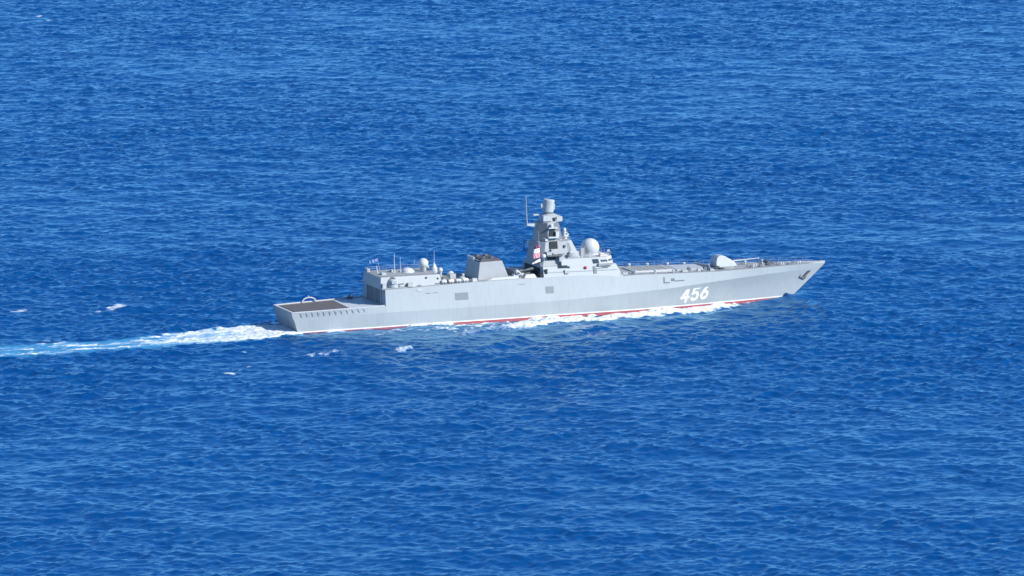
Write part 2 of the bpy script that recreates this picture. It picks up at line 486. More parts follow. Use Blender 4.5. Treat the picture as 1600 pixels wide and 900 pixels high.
def loft(bm, rings, caps=True):
    """closed rings of equal length joined by quads"""
    vs = [[bm.verts.new(p) for p in r] for r in rings]
    n = len(rings[0])
    for a, b in zip(vs[:-1], vs[1:]):
        for i in range(n):
            j = (i + 1) % n
            bm.faces.new((a[i], a[j], b[j], b[i]))
    if caps:
        bm.faces.new(vs[0][::-1]); bm.faces.new(vs[-1])
    return vs

def rect(x0, x1, y0, y1, z):
    return [(x0, y0, z), (x1, y0, z), (x1, y1, z), (x0, y1, z)]

def box(bm, x0, x1, y0, y1, z0, z1):
    loft(bm, [rect(x0, x1, y0, y1, z0), rect(x0, x1, y0, y1, z1)])

def tube(bm, p, q, r0, r1=None, n=8):
    p, q = Vector(p), Vector(q); r1 = r0 if r1 is None else r1
    d = (q - p).normalized()
    a = d.orthogonal().normalized(); b = d.cross(a)
    ring = lambda c, r: [tuple(c + (a * math.cos(t) + b * math.sin(t)) * r) for t in [2 * math.pi * i / n for i in range(n)]]
    loft(bm, [ring(p, r0), ring(q, r1)])

def lathe(bm, c, prof, n=24, axis=(0, 0, 1)):
    """profile of (radius, height) about an axis through c"""
    c = Vector(c); d = Vector(axis).normalized()
    a = d.orthogonal().normalized(); b = d.cross(a)
    rings = []
    for r, h in prof:
        rings.append([tuple(c + d * h + (a * math.cos(t) + b * math.sin(t)) * max(r, 0.01)) for t in [2 * math.pi * i / n for i in range(n)]])
    loft(bm, rings)

def sphere_prof(r, zc, a0=-80, a1=90, n=12):
    return [(r * math.cos(R(a0 + (a1 - a0) * i / n)), zc + r * math.sin(R(a0 + (a1 - a0) * i / n))) for i in range(n + 1)]

WHOLE = {"intake_louvre", "hangar_door", "bridge_rail", "guard_rail", "pennant_number", "launch_hatch_grid", "boom_recess", "ladder"}
def islands(bm):
    """groups of faces that touch or nearly touch, as lists of faces"""
    seen, out = set(), []
    for f0 in bm.faces:
        if f0 in seen: continue
        st, grp = [f0], []
        seen.add(f0)
        while st:
            f = st.pop(); grp.append(f)
            for v in f.verts:
                for g in v.link_faces:
                    if g not in seen: seen.add(g); st.append(g)
        lo = [min(v.co[k] for f in grp for v in f.verts) - .03 for k in range(3)]
        hi = [max(v.co[k] for f in grp for v in f.verts) + .03 for k in range(3)]
        out.append([grp, lo, hi])
    merged = True
    while merged:
        merged = False
        for i in range(len(out)):
            for j in range(i + 1, len(out)):
                a, b = out[i], out[j]
                if all(a[1][k] <= b[2][k] and b[1][k] <= a[2][k] for k in range(3)):
                    out[i] = [a[0] + b[0], [min(a[1][k], b[1][k]) for k in range(3)], [max(a[2][k], b[2][k]) for k in range(3)]]
                    out.pop(j); merged = True; break
            if merged: break
    return [o[0] for o in out]

def part(name, mat, parent, fn, smooth_=False, label=None):
    bm = bmesh.new(); fn(bm)
    if name not in WHOLE:
        bmesh.ops.remove_doubles(bm, verts=bm.verts, dist=0.0005)
        isl = islands(bm)
        if len(isl) > 1:
            for grp in isl[1:]:
                b2 = bmesh.new(); mp = {}
                for f in grp:
                    vs = []
                    for v in f.verts:
                        if v not in mp: mp[v] = b2.verts.new(v.co)
                        vs.append(mp[v])
                    b2.faces.new(vs)
                link_mesh(name, b2, mat, parent, smooth_)
            bmesh.ops.delete(bm, geom=[f for grp in isl[1:] for f in grp], context='FACES')
            bmesh.ops.delete(bm, geom=[v for v in bm.verts if not v.link_faces], context='VERTS')
    o = link_mesh(name, bm, mat, parent, smooth_)
    if label: o["label"] = label
    return o

def boxes(*bs):
    return lambda bm: [box(bm, *b) for b in bs]

def bevel(o, w=0.06, seg=2):
    md = o.modifiers.new("bevel", 'BEVEL'); md.width = w; md.segments = seg; md.limit_method = 'ANGLE'
    return o

# ------------------------------------------------------------------ the ship
ship = bpy.data.objects.new("warship", None)
col.objects.link(ship)
ship["label"] = "grey naval frigate number 456 steaming right across the blue sea"
ship["category"] = "warship"

ip = lambda X, Y: (lambda x: float(np.interp(x, X, Y)))
yW = ip(BW_X, BW_Y)
yK = ip([-67.2, -45, -10, 9, 25, 37, 51, 61, 66.6], [6.25, 7.72, 7.98, 7.93, 7.3, 6.3, 4.15, 1.85, 0.08])
zK = ip([-67.2, -45, -30, -14, -2, 9, 25, 37, 51, 61, 66.6], [3.35, 3.6, 3.68, 3.84, 4.0, 4.4, 5.12, 5.9, 6.55, 6.75, 6.9])
yD_aft = ip([-67.5, -60, -45.2], [6.35, 6.9, 7.55])
zD_aft = ip([-67.5, -56, -45.2], [4.45, 4.75, 5.1])
yD = ip([-45.2, -31, -9, 5, 12.5, 25, 38, 51, 61, 67.5], [7.15, 7.1, 7.08, 7.08, 7.15, 6.95, 6.15, 4.45, 2.3, 0.12])
zD = ip([-45.2, -31, -23.5, -9, 5, 12.5, 17, 25, 38, 51, 61, 67.5], [8.7, 9.08, 9.3, 9.4, 9.2, 8.62, 8.7, 8.5, 8.2, 8.2, 8.1, 7.75])

def bootz(t):
    return float(np.interp(t, [0, .06, .2, .5, 1], [-.12, 0.0, .28, .55, .42]))

def station(t, aft):
    """points of one starboard section, keel upward, t runs 0 stern to 1 bow"""
    xw = -66 + (58.7 + 66) * t
    stem = lambda z: 58.7 + z * 1.15
    pts = []
    x = -64.5 + (56.5 + 64.5) * t
    pts.append((x, 0.72 * yW(min(x + 1.5, 58.6)) * (1 if t < 1 else .3), -2.4))
    wl_stern = -66
    for z in (-0.2, bootz(t), bootz(t) + 0.26):
        x0, x1 = -66 - z * 0.3, stem(z)
        x = x0 + (x1 - x0) * t
        f = z / zK(x)
        # sections are straight amidships and hollow out towards the bow
        hollow = float(np.interp(x, [10, 45, 60], [1.0, 1.6, 1.9]))
        b = yW(-66 + 124.7 * t); k = yK(-67.2 + 133.8 * t)
        pts.append((x, b + (k - b) * (max(f, 0) ** hollow), z))
    for fr in (0.4, 0.7):
        xk = -67.2 + 133.8 * t
        z = bootz(t) + 0.26 + (zK(xk) - bootz(t) - 0.26) * fr
        x0, x1 = -66 - z * 0.3, stem(z) if t > 0 else 0
        x = x0 + ((58.7 + z * 1.15) - x0) * t
        hollow = float(np.interp(x, [10, 45, 60], [1.0, 1.6, 1.9]))
        b = yW(-66 + 124.7 * t); k = yK(xk)
        pts.append((x, b + (k - b) * (z / zK(xk)) ** hollow, z))
    xk = -67.2 + 133.8 * t
    pts.append((xk, yK(xk), zK(xk)))
    xd = -67.5 + 135.0 * t
    if aft:
        pts.append((xd, yD_aft(xd), zD_aft(xd)))
    else:
        pts.append((xd, yD(xd), zD(xd)))
    return pts

t_step = (67.5 - 45.2) / 135.0
ts = sorted(set([round(i / 64, 5) for i in range(65)] + [0.99, 0.995]))
SECT = [(t, True) for t in ts if t < t_step] + [(t_step, True), (t_step, False)] + [(t, False) for t in ts if t > t_step]
STA = [station(t, a) for t, a in SECT]

def hull_y(x, z):
    """starboard half breadth of the plating between the boot line and the knuckle"""
    t = (x - (-66 - z * 0.3)) / ((58.7 + z * 1.15) - (-66 - z * 0.3))
    # interpolate in the two bounding stations exactly as the mesh does
    tt = [s[0] for s in SECT]
    i = max(0, min(len(tt) - 2, next((k for k in range(len(tt) - 1) if tt[k + 1] > t), len(tt) - 2)))
    res = []
    for k in (i, i + 1):
        zz = [p[2] for p in STA[k][3:7]]; yy = [p[1] for p in STA[k][3:7]]
        res.append(float(np.interp(z, zz, yy)))
    f = (t - tt[i]) / max(1e-6, tt[i + 1] - tt[i])
    return res[0] * (1 - f) + res[1] * f

def build_hull(bm):
    nl = len(STA[0])
    sb = [[bm.verts.new((x, -y, z)) for x, y, z in s] for s in STA]
    pt = [[bm.verts.new((x, y, z)) for x, y, z in s] for s in STA]
    lay = {0: 1, 1: 2, 2: 3}          # material by strake: underwater, red, white line
    for i in range(len(STA) - 1):
        for side in (sb, pt):
            for j in range(nl - 1):
                vs = (side[i][j], side[i + 1][j], side[i + 1][j + 1], side[i][j + 1])
                if len({tuple(round(c, 4) for c in v.co) for v in vs}) < 4 and (vs[0].co - vs[1].co).length < 1e-4 and (vs[2].co - vs[3].co).length < 1e-4:
                    continue
                try:
                    f = bm.faces.new(vs)
                    f.material_index = {0: 1, 1: 2, 2: 3}.get(j, 0)
                    f.smooth = j < nl - 2
                except ValueError:
                    pass
        # deck strip
        a, b = sb[i][-1], sb[i + 1][-1]; c, d = pt[i + 1][-1], pt[i][-1]
        f = bm.faces.new((a, b, c, d))
        step = SECT[i][1] and not SECT[i + 1][1]
        f.material_index = 0 if step else 4
        bm.faces.new((sb[i][0], pt[i][0], pt[i + 1][0], sb[i + 1][0])).material_index = 1
    f = bm.faces.new([v for v in sb[0]] + [v for v in reversed(pt[0])]); f.material_index = 0
    bm.faces.new([v for v in reversed(sb[-1])] + [v for v in pt[-1]])

bm = bmesh.new(); build_hull(bm)
hull = link_mesh("hull", bm, ['hull', 'under', 'red', 'line', 'deck'], ship, merge=False)
me = hull.data
try:
    sharp = me.attributes.new("sharp_edge", 'BOOLEAN', 'EDGE')
except Exception:
    pass
# keep the knuckle, the deck edge and the sheer of the step crisp
bmx = bmesh.new(); bmx.from_mesh(me)
for e in bmx.edges:
    if len(e.link_faces) == 2 and e.calc_face_angle(0) > R(12): e.smooth = False
bmx.to_mesh(me); bmx.free()

# ---- pennant number on the plating
def digit_strokes(d):
    if d == '4': return [[(1.35, 0.0), (1.35, 3.0)], [(1.35, 3.0), (0.05, 0.95)], [(0.05, 0.95), (1.95, 0.95)]]
    if d == '5':
        arc = [(0.95 + 0.78 * math.cos(a), 0.98 + 0.86 * math.sin(a)) for a in [R(125 - i * 17) for i in range(17)]]
        return [[(1.75, 2.95), (0.42, 2.95)], [(0.42, 2.95), (0.30, 1.62)], [(0.30, 1.62)] + arc]
    arc = [(0.98 + 0.76 * math.cos(a), 0.95 + 0.82 * math.sin(a)) for a in [R(i * 20) for i in range(19)]]
    return [arc, [(0.26, 1.2), (0.60, 2.15), (1.35, 3.05)]]

def build_number(bm):
    step = 0.075
    w = 0.305
    x0, z0 = 28.15, 1.50
    sl = 0.17                                         # slant of the characters
    cells = {}
    strokes = []
    for k, d in enumerate("456"):
        for s in digit_strokes(d):
            strokes.append([(px + 2.55 * k, pz) for px, pz in s])
    W, Hh = 7.9, 3.5
    nx, nz = int(W / step), int(Hh / step)
    gx, gz = np.meshgrid(np.arange(nx) * step - 0.4, np.arange(nz) * step - 0.35, indexing='ij')
    best = np.full(gx.shape, 9.0)
    for s in strokes:
        d, _ = seg_dist(gx, gz, s); best = np.minimum(best, d)
    vert = {}
    def V(i, j):
        if (i, j) not in vert:
            px = i * step - 0.4 - step / 2; pz = j * step - 0.35 - step / 2
            X = x0 + px + sl * pz
            Z = z0 + pz + (X - x0) * 0.062
            vert[(i, j)] = bm.verts.new((X, -(hull_y(X, Z) + 0.035), Z))
        return vert[(i, j)]
    for i in range(nx):
        for j in range(nz):
            if best[i, j] < w:
                bm.faces.new((V(i, j), V(i + 1, j), V(i + 1, j + 1), V(i, j + 1)))
part("pennant_number", 'line', hull, build_number)["label"] = "white painted number 456"

# ---- anchor in its pocket
def build_pocket(bm):
    ring = []
    for (x, z) in [(61.2, 4.95), (61.9, 4.7), (63.3, 5.95), (63.5, 6.3), (62.5, 6.2)]:
        ring.append((x, z))
    loft(bm, [[(x, -(hull_y(x, z) + 0.03), z) for x, z in ring], [(x, -(hull_y(x, z) - 0.3), z) for x, z in ring]])
part("hawse_pocket", 'dark', hull, build_pocket)
def build_anchor(bm):
    yy = lambda x, z: -(hull_y(x, z) + 0.18)
    tube(bm, (61.2, yy(61.2, 4.7), 4.7), (62.9, yy(62.9, 6.2), 6.1), 0.13)
    tube(bm, (60.4, yy(60.6, 5.0), 5.0), (61.9, yy(61.9, 4.5) , 4.35), 0.17, 0.12)
    tube(bm, (60.4, yy(60.6, 5.0), 5.0), (60.9, yy(61, 5.4), 5.6), 0.15, 0.05)
    tube(bm, (61.9, yy(61.9, 4.5), 4.35), (62.4, yy(62.2, 5.1), 5.0), 0.15, 0.05)
part("anchor", 'steel', hull, build_anchor)

# ---- side fittings between knuckle and deck edge
def side_y(x, z):
    k, d = zK(x), zD(x)
    f = min(1, max(0, (z - k) / (d - k)))
    return yK(x) * (1 - f) + yD(x) * f
def side_patch(bm, x0, x1, z0, z1, proud=0.05, nx=4):
    for i in range(nx):
        a = x0 + (x1 - x0) * i / nx; b = x0 + (x1 - x0) * (i + 1) / nx
        loft(bm, [[(a, -(side_y(a, z0) + proud), z0), (b, -(side_y(b, z0) + proud), z0 + .06 * 0), (b, -(side_y(b, z1) + proud), z1), (a, -(side_y(a, z1) + proud), z1)],
                  [(a, -(side_y(a, z0) - .1), z0), (b, -(side_y(b, z0) - .1), z0), (b, -(side_y(b, z1) - .1), z1), (a, -(side_y(a, z1) - .1), z1)]])
def louvre(bm, x0, x1, z0, z1, n):
    for i in range(n):
        z = z0 + (z1 - z0) * (i + 0.1) / n
        side_patch(bm, x0, x1, z, z + (z1 - z0) / n * 0.75, 0.05, 1)
for (x0, x1, z0, z1) in [(-28.3, -25.1, 5.45, 7.15), (-6.1, -4.1, 5.75, 7.35)]:
    part("intake_louvre", 'grille', hull, lambda bm: louvre(bm, x0, x1, z0, z1, 7))
part("boom_recess", 'steel', hull, lambda bm: (side_patch(bm, 23.4, 23.7, 6.35, 7.75), side_patch(bm, 23.7, 25.0, 6.35, 6.6),
     side_patch(bm, 25.3, 26.2, 6.75, 7.35), side_patch(bm, 26.2, 28.8, 6.62, 6.85)))
part("name_plate", 'panel', hull, lambda bm: (side_patch(bm, -35.5, -34.2, 7.35, 7.45), side_patch(bm, -33.6, -32.6, 7.4, 7.5)))
part("scupper", 'panel', hull, lambda bm: side_patch(bm, -12.6, -11.2, 8.15, 8.25))
part("hull_lamp", 'white', hull, lambda bm: side_patch(bm, -37.5, -36.3, 8.1, 8.45, 0.12))
def nets(bm):
    x = -65.5
    while x < -50:
        z = zD_aft(x) - 0.12
        y = -(yD_aft(x) + 0.05)
        tube(bm, (x, y, z), (x + 0.5, y - 0.03, z - 0.9), 0.055, 0.04, 5)
        tube(bm, (x + 0.9, y, z - 0.05), (x + 0.15, y - 0.05, z - 0.55), 0.04, 0.03, 5)
        x += 1.35
part("safety_net_frame", 'grille', hull, nets)

# ---- flight deck
def flight(bm):
    loft(bm, [[(-66.3, -5.6, 4.52), (-54.2, -6.0, 4.84), (-52.6, -3.6, 4.88), (-53.4, 5.9, 4.87), (-66.3, 5.4, 4.52)],
              [(-66.3, -5.6, 4.56), (-54.2, -6.0, 4.88), (-52.6, -3.6, 4.92), (-53.4, 5.9, 4.91), (-66.3, 5.4, 4.56)]])
fd = part("flight_deck", 'flight', ship, flight)
part("landing_apron", 'pale', ship, lambda bm: loft(bm, [[(-53.5, -6.3, 4.9), (-45.4, -6.6, 5.12), (-45.4, 6.3, 5.12), (-53.0, 6.1, 4.9)],
     [(-53.5, -6.3, 4.93), (-45.4, -6.6, 5.15), (-45.4, 6.3, 5.15), (-53.0, 6.1, 4.93)]]))
def coaming(bm):
    L = [(-67.3, 4.5), (-60, 4.68), (-56, 4.79), (-50, 4.95), (-45.4, 5.1)]
    for s in (-1, 1):
        for (a, za), (b, zb) in zip(L[:-1], L[1:]):
            ya, yb = s * (yD_aft(a) - 0.05), s * (yD_aft(b) - 0.05)
            loft(bm, [[(a, ya, za), (a, ya - s * .3, za), (a, ya - s * .3, za + .22), (a, ya, za + .22)],
                      [(b, yb, zb), (b, yb - s * .3, zb), (b, yb - s * .3, zb + .22), (b, yb, zb + .22)]])
    box(bm, -67.45, -67.0, -6.25, 6.25, 4.46, 4.72)
part("deck_coaming", 'pale', ship, coaming)
def arch(bm):
    pts = [(-60.4 + 1.65 * (1 - math.cos(R(a))), 6.3, 4.8 + 1.05 * math.sin(R(a))) for a in range(0, 181, 20)]
    for p, q in zip(pts[:-1], pts[1:]): tube(bm, p, q, 0.17, 0.17, 6)
    tube(bm, pts[4], (pts[4][0] + .2, 6.3, 6.35), 0.09, 0.07, 6)
part("stern_davit", 'pale', ship, arch)
part("bollard", 'pale', ship, lambda bm: (tube(bm, (-50.4, 6.2, 5), (-50.4, 6.2, 6.0), .13), tube(bm, (-48.2, 6.2, 5), (-48.2, 6.2, 5.9), .15)))
part("deck_winch", 'steel', ship, lambda bm: (box(bm, -49.6, -48.4, 5.6, 6.6, 5.05, 5.5), tube(bm, (-49.4, 5.4, 5.7), (-48.6, 6.6, 5.9), .2)))

# ---- hangar end
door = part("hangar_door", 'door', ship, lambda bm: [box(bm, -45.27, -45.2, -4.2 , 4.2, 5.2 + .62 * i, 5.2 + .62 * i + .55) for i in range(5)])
part("hangar_pillar", 'upper', ship, lambda bm: (box(bm, -45.42, -45.2, -1.1, -0.75, 5.2, 8.9), box(bm, -45.42, -45.2, -4.9, -4.4, 5.2, 8.7), box(bm, -45.42, -45.2, 4.4, 4.9, 5.2, 8.7)))

# ---- aft deckhouse on the hangar roof
def aft_house(bm):
    loft(bm, [rect(-45.9, -30.8, -6.0, 6.0, 8.6), rect(-45.7, -31.3, -5.5, 5.5, 11.3)])
ah = bevel(part("aft_deckhouse", 'upper', ship, aft_house), 0.12)
part("deckhouse_roof", 'deck', ah, lambda bm: loft(bm, [rect(-45.5, -31.5, -5.3, 5.3, 11.3), rect(-45.5, -31.5, -5.3, 5.3, 11.36)]))
part("port_hole", 'dark', ah, lambda bm: [tube(bm, (x, -5.72, z), (x, -5.45, z), .24, .24, 10) for x, z in ((-34.7, 10.7), (-31.9, 10.4))])
part("ventilator", 'panel', ah, lambda bm: [box(bm, x, x + w, -6.02, -5.7, z, z + .14) for x, w, z in ((-41.5, 1.8, 8.95), (-37.0, 1.0, 9.0), (-32.6, 1.1, 9.25))])
part("locker", 'upper', ah, lambda bm: (box(bm, -45.6, -44.9, 3.5, 5.0, 11.35, 12.1), box(bm, -44.2, -43.2, -2.5, -1.0, 11.35, 11.9),
     box(bm, -40.5, -39.6, 1.2, 2.4, 11.35, 11.9)))

def ciws(x, y, s):
    """a gun-and-missile mount: round house, twin rotary barrels, sensor ball"""
    t = part("close_in_gun", 'gun', ship, lambda bm: (lathe(bm, (x, y, 8.75), [(1.25, 0), (1.3, .5), (1.15, 1.5), (.8, 2.15), (.35, 2.3)], 16)), True)
    def br(bm):
        for dy in (-.75, .75):
            for k in range(3):
                tube(bm, (x + .3 , y + dy + .09 * k, 9.55 + .12 * (k % 2)), (x + 2.4, y + dy * .9 - .25 + .09 * k, 9.75 + .12 * (k % 2)), .07, .06, 6)
            box(bm, x - .6, x + .7, y + dy - .3, y + dy + .3, 9.3, 9.95)
    part("gun_barrel", 'steel', t, br)
    def mounts(bm):
        for dy in (-1.15, 1.15):
            box(bm, x - .7, x + .5, y + dy - .28, y + dy + .28, 10.0, 10.6)
    part("launch_tube", 'gun', t, mounts)
    part("mount_sensor", 'panel', t, lambda bm: (tube(bm, (x, y - .4, 10.95), (x + .5, y - .4, 11.05), .28, .28, 10), box(bm, x - .35, x + .25, y - .1, y + .5, 10.8, 11.3)))
    return t
ciws(-42.9, -5.75, 1); ciws(-42.9, 5.75, 1)
part("sponson", 'upper', ship, lambda bm: [loft(bm, [[(-45.9, s * 5.0, 8.72), (-39.6, s * 5.0, 8.72), (-39.6, s * 7.0, 8.72), (-45.9, s * 7.0, 8.72)],
     [(-45.95, s * 5.0, 9.0), (-39.6, s * 5.0, 9.0), (-39.6, s * 7.15, 9.0), (-45.95, s * 7.15, 9.0)]]) for s in (-1, 1)])
part("gun_platform_box", 'upper', ship, lambda bm: (box(bm, -39.4, -38.2, -6.6, -5.9, 9.0, 9.9), box(bm, -45.6, -44.7, -6.6, -5.8, 9.0, 10.0)))

# radomes and aerials aft
part("low_radome", 'white', ship, lambda bm: lathe(bm, (-37.1, 0, 11.33), [(1.55, 0), (1.55, .15)] + [(1.5 * math.cos(R(a)), .15 + 0.95 * math.sin(R(a))) for a in range(0, 91, 10)], 24), True)
def pear(bm, c, r, h, base):
    lathe(bm, c, [(base, 0), (base * .95, h * .35)] + sphere_prof(r, h - r, -42, 90, 12), 24)
part("pear_radome", 'white', ship, lambda bm: pear(bm, (-33.4, -0.4, 11.1), 1.18, 3.35, .72), True)
part("cone_radome", 'white', ship, lambda bm: lathe(bm, (-30.5, 0.2, 10.2), [(.55, 0), (.78, 1.0), (.72, 1.7), (.35, 2.4), (.12, 2.9)], 20), True)
part("small_radome", 'white', ship, lambda bm: pear(bm, (-28.9, 0.4, 9.3), .56, 2.6, .3), True)
part("small_radome", 'white', ship, lambda bm: pear(bm, (-26.5, 0.0, 9.3), .75, 1.75, .45), True)
part("small_radome", 'pale', ship, lambda bm: pear(bm, (-31.7, 1.2, 11.3), .38, 1.15, .25), True)
def whip(p, q, m='whip', r=.085):
    return part("whip_aerial", m, ship, lambda bm: (tube(bm, p, tuple(np.array(p) * .8 + np.array(q) * .2), r * 1.7, r * 1.4, 8), tube(bm, tuple(np.array(p) * .8 + np.array(q) * .2), q, r * 1.2, r * .6, 6)))
whip((-40.3, 0, 11.3), (-40.35, 0, 15.9), r=.12); whip((-38.8, 0, 11.3), (-38.9, 0, 15.0), r=.09); whip((-35.3, 0.3, 11.3), (-35.3, .3, 14.3), r=.06)
whip((-30.5, .2, 13.0), (-30.5, .2, 15.8), r=.07); whip((-31.2, 3, 11.3), (-31.2, 3, 16.4), 'darkwhip', .06)
whip((-44.0, 1, 11.3), (-44.3, 1, 13.1), 'pale', .13)
part("ensign_staff", 'whip', ship, lambda bm: tube(bm, (-43.3, 1.2, 11.3), (-44.0, 1.2, 14.9), .06, .04, 6))
def cloth(bm, pts0, pts1, n=10, wav=.15, dirv=(0, 1, 0), ph=0):
    """a flag between its hoist edge and fly edge, rippled, with two faces' thickness"""
    d = Vector(dirv)
    rows = []
    for j in range(4):
        f = j / 3
        a = Vector(pts0[0]).lerp(Vector(pts0[1]), f); b = Vector(pts1[0]).lerp(Vector(pts1[1]), f)
        rows.append([a.lerp(b, i / n) + d * wav * math.sin(i * 1.3 + j * .5 + ph) * (i / n) for i in range(n + 1)])
    th = 0.015
    fr = [[bm.verts.new(p + d * th) for p in r] for r in rows]; bk = [[bm.verts.new(p - d * th) for p in r] for r in rows]
    for j in range(3):
        for i in range(n):
            bm.faces.new((fr[j][i], fr[j][i + 1], fr[j + 1][i + 1], fr[j + 1][i]))
            bm.faces.new((bk[j][i], bk[j + 1][i], bk[j + 1][i + 1], bk[j][i + 1]))
    for i in range(n):
        bm.faces.new((fr[0][i], bk[0][i], bk[0][i + 1], fr[0][i + 1])); bm.faces.new((fr[3][i], fr[3][i + 1], bk[3][i + 1], bk[3][i]))
    for j in range(3):
        bm.faces.new((fr[j][0], fr[j + 1][0], bk[j + 1][0], bk[j][0])); bm.faces.new((fr[j][n], bk[j][n], bk[j + 1][n], fr[j + 1][n]))
bm = bmesh.new()
cloth(bm, ((-43.97, 1.2, 14.75), (-43.85, 1.2, 14.1)), ((-45.9, 1.2, 14.35), (-45.9, 1.2, 13.6)), 12, .18)
ens = link_mesh("naval_ensign", bm, 'flagblue', None)
ens["label"] = "small pale blue ensign flying from the staff on the aft roof"; ens["category"] = "flag"

# canisters and gear between deckhouse and funnel
def cradle(x, y, z, m='beige'):
    c = part("liferaft_canister", m, ship, lambda bm: lathe(bm, (x - .65, y, z + .42), [(.05, -.05), (.3, 0), (.36, .1), (.36, 1.2), (.3, 1.3), (.05, 1.35)], 12, (1, 0, 0)), True)
    part("cradle", 'pale', c, lambda bm: (box(bm, x - .4, x - .25, y - .4, y + .4, z - .02, z + .35), box(bm, x + .25, x + .4, y - .4, y + .4, z - .02, z + .35)))
for i in range(4):
    cradle(-29.6 + 1.75 * i - .9, -6.0, 9.25 + .04 * i, 'beige' if i % 2 else 'pale')
part("deck_locker", 'pale', ship, lambda bm: (box(bm, -30.3, -29.6, -5.0, -3.5, 9.1, 10.0), box(bm, -25.6, -24.6, -4.6, -3.0, 9.2, 10.1), box(bm, -23.6, -22.5, -6.4, -5.5, 9.2, 10.0)))
part("reel_stand", 'steel', ship, lambda bm: (tube(bm, (-30.0, -3.9, 9.9), (-28.6, -3.9, 9.9), .5, .5, 10), box(bm, -28.9, -27.2, -4.7, -3.8, 9.15, 9.75)))
part("vent_trunk", 'upper', ship, lambda bm: (box(bm, -27.6, -26.2, -2.5, -.5, 9.1, 10.7), tube(bm, (-24.3, -2, 9.2), (-24.3, -2, 10.6), .3, .35, 10)))

# funnel
def funnel(bm):
    loft(bm, [[(-21.6, -4.5, 9.2), (-13.9, -4.5, 9.3), (-13.9, 4.5, 9.3), (-21.6, 4.5, 9.2)],
              [(-20.9, -3.9, 13.25), (-15.4, -3.9, 13.35), (-15.4, 3.9, 13.35), (-20.9, 3.9, 13.25)]])
fn = bevel(part("funnel", 'mast', ship, funnel), .1)
part("funnel_cap", 'soot', fn, lambda bm: (loft(bm, [rect(-20.75, -15.55, -3.75, 3.75, 13.3), rect(-20.3, -15.9, -3.4, 3.4, 13.85)])))
part("funnel_rim", 'pale', fn, lambda bm: (box(bm, -21.0, -20.7, -.2, 3.9, 13.2, 13.95), tube(bm, (-20.9, -.4, 13.6), (-20.5, -3.2, 13.45), .12)))
part("exhaust_pipe", 'steel', fn, lambda bm: [tube(bm, (x, y, 13.6), (x - .15, y, 14.15), .5, .46, 12) for x, y in ((-19.2, -1.8), (-17.2, -1.8), (-19.2, 1.8), (-17.2, 1.8))])
part("boat_davit", 'pale', ship, lambda bm: (loft(bm, [[(-20.2, -6.3, 9.2), (-12.5, -6.3, 9.35), (-12.5, -5.0, 9.35), (-20.2, -5.0, 9.2)], [(-18.6, -6.2, 9.75), (-12.8, -6.2, 9.95), (-12.8, -5.1, 9.95), (-18.6, -5.1, 9.75)]])))
def crane(bm):
    tube(bm, (-12.6, -5.4, 9.3), (-12.4, -5.4, 11.3), .4, .3, 10)
    tube(bm, (-12.4, -5.4, 11.2), (-11.0, -5.6, 10.0), .22, .16, 8)
    box(bm, -13.4, -11.6, -6.1, -4.9, 9.3, 10.3)
    tube(bm, (-11.6, -5.0, 9.4), (-10.6, -5.0, 10.4), .3, .2, 8)
part("boat_crane", 'pale', ship, crane)
part("crane_gear", 'steel', ship, lambda bm: (box(bm, -12.9, -12.2, -6.25, -5.9, 10.25, 10.75), box(bm, -12.0, -11.5, -6.3, -6.0, 9.7, 10.15)))
part("tarpaulin", 'white', ship, lambda bm: loft(bm, [[(-10.9, -6.5, 9.38), (-7.9, -6.5, 9.4), (-7.9, -4.9, 9.4), (-10.9, -4.9, 9.38)], [(-10.4, -6.2, 10.1), (-8.3, -6.2, 10.15), (-8.3, -5.3, 10.15), (-10.4, -5.3, 10.1)]]))
part("missile_launcher", 'steel', ship, lambda bm: (box(bm, -12.0, -8.0, -2.8, 2.8, 9.3, 10.6), tube(bm, (-11, -3.2, 10.6), (-7.5, -3.2, 11.0), .35, .35, 10)))

# ---- main superstructure
def lower_house(bm):
    loft(bm, [[(-6.3, -6.93, 9.25), (13.4, -7.05, 8.55), (13.4, 7.05, 8.55), (-6.3, 6.93, 9.25)],
              [(-6.2, -6.1, 11.7), (11.9, -6.1, 11.5), (11.9, 6.1, 11.5), (-6.2, 6.1, 11.7)]])
lh = bevel(part("bridge_house", 'hull', ship, lower_house), .06)
def bridge(bm):
    # chamfered wheelhouse, wider over the windows
    def ring(x1, y, z, ch):
        return [(-1.5, -y, z), (x1 - ch, -y, z), (x1, -y + ch, z), (x1, y - ch, z), (x1 - ch, y, z), (-1.5, y, z)]
    loft(bm, [ring(11.9, 6.0, 11.45, 1.6), ring(11.7, 5.6, 13.1, 1.9)])
br = bevel(part("wheelhouse", 'upper', ship, bridge), .05)
def br_pt(u, z):
    """a point on the wheelhouse's starboard wall, chamfer and front; u runs 0..3"""
    f = (z - 11.45) / 1.65
    x1, y, ch = 11.9 - .2 * f, 6.0 - .4 * f, 1.6 + .3 * f
    P = [(-1.5, -y), (x1 - ch, -y), (x1, -y + ch), (x1, y - ch)]
    i = min(2, int(u)); t = u - i
    a, b = P[i], P[i + 1]
    nx, ny = b[1] - a[1], -(b[0] - a[0]); L = math.hypot(nx, ny)
    return (a[0] + (b[0] - a[0]) * t + nx / L * .04, a[1] + (b[1] - a[1]) * t + ny / L * .04, z)
def pane(bm, u0, u1, z0, z1):
    f = [br_pt(u0, z0), br_pt(u1, z0), br_pt(u1, z1), br_pt(u0, z1)]
    c = Vector((4, 0, 12))
    inn = [tuple(Vector(p) + (c - Vector(p)).normalized() * .12) for p in f]
    loft(bm, [f, inn])
part("side_window", 'glass', br, lambda bm: pane(bm, .665, .80, 11.75, 12.75))
for k in range(3):
    part("bridge_window", 'glass', br, lambda bm: pane(bm, .845 + k * .05, .885 + k * .05, 12.05, 12.5))
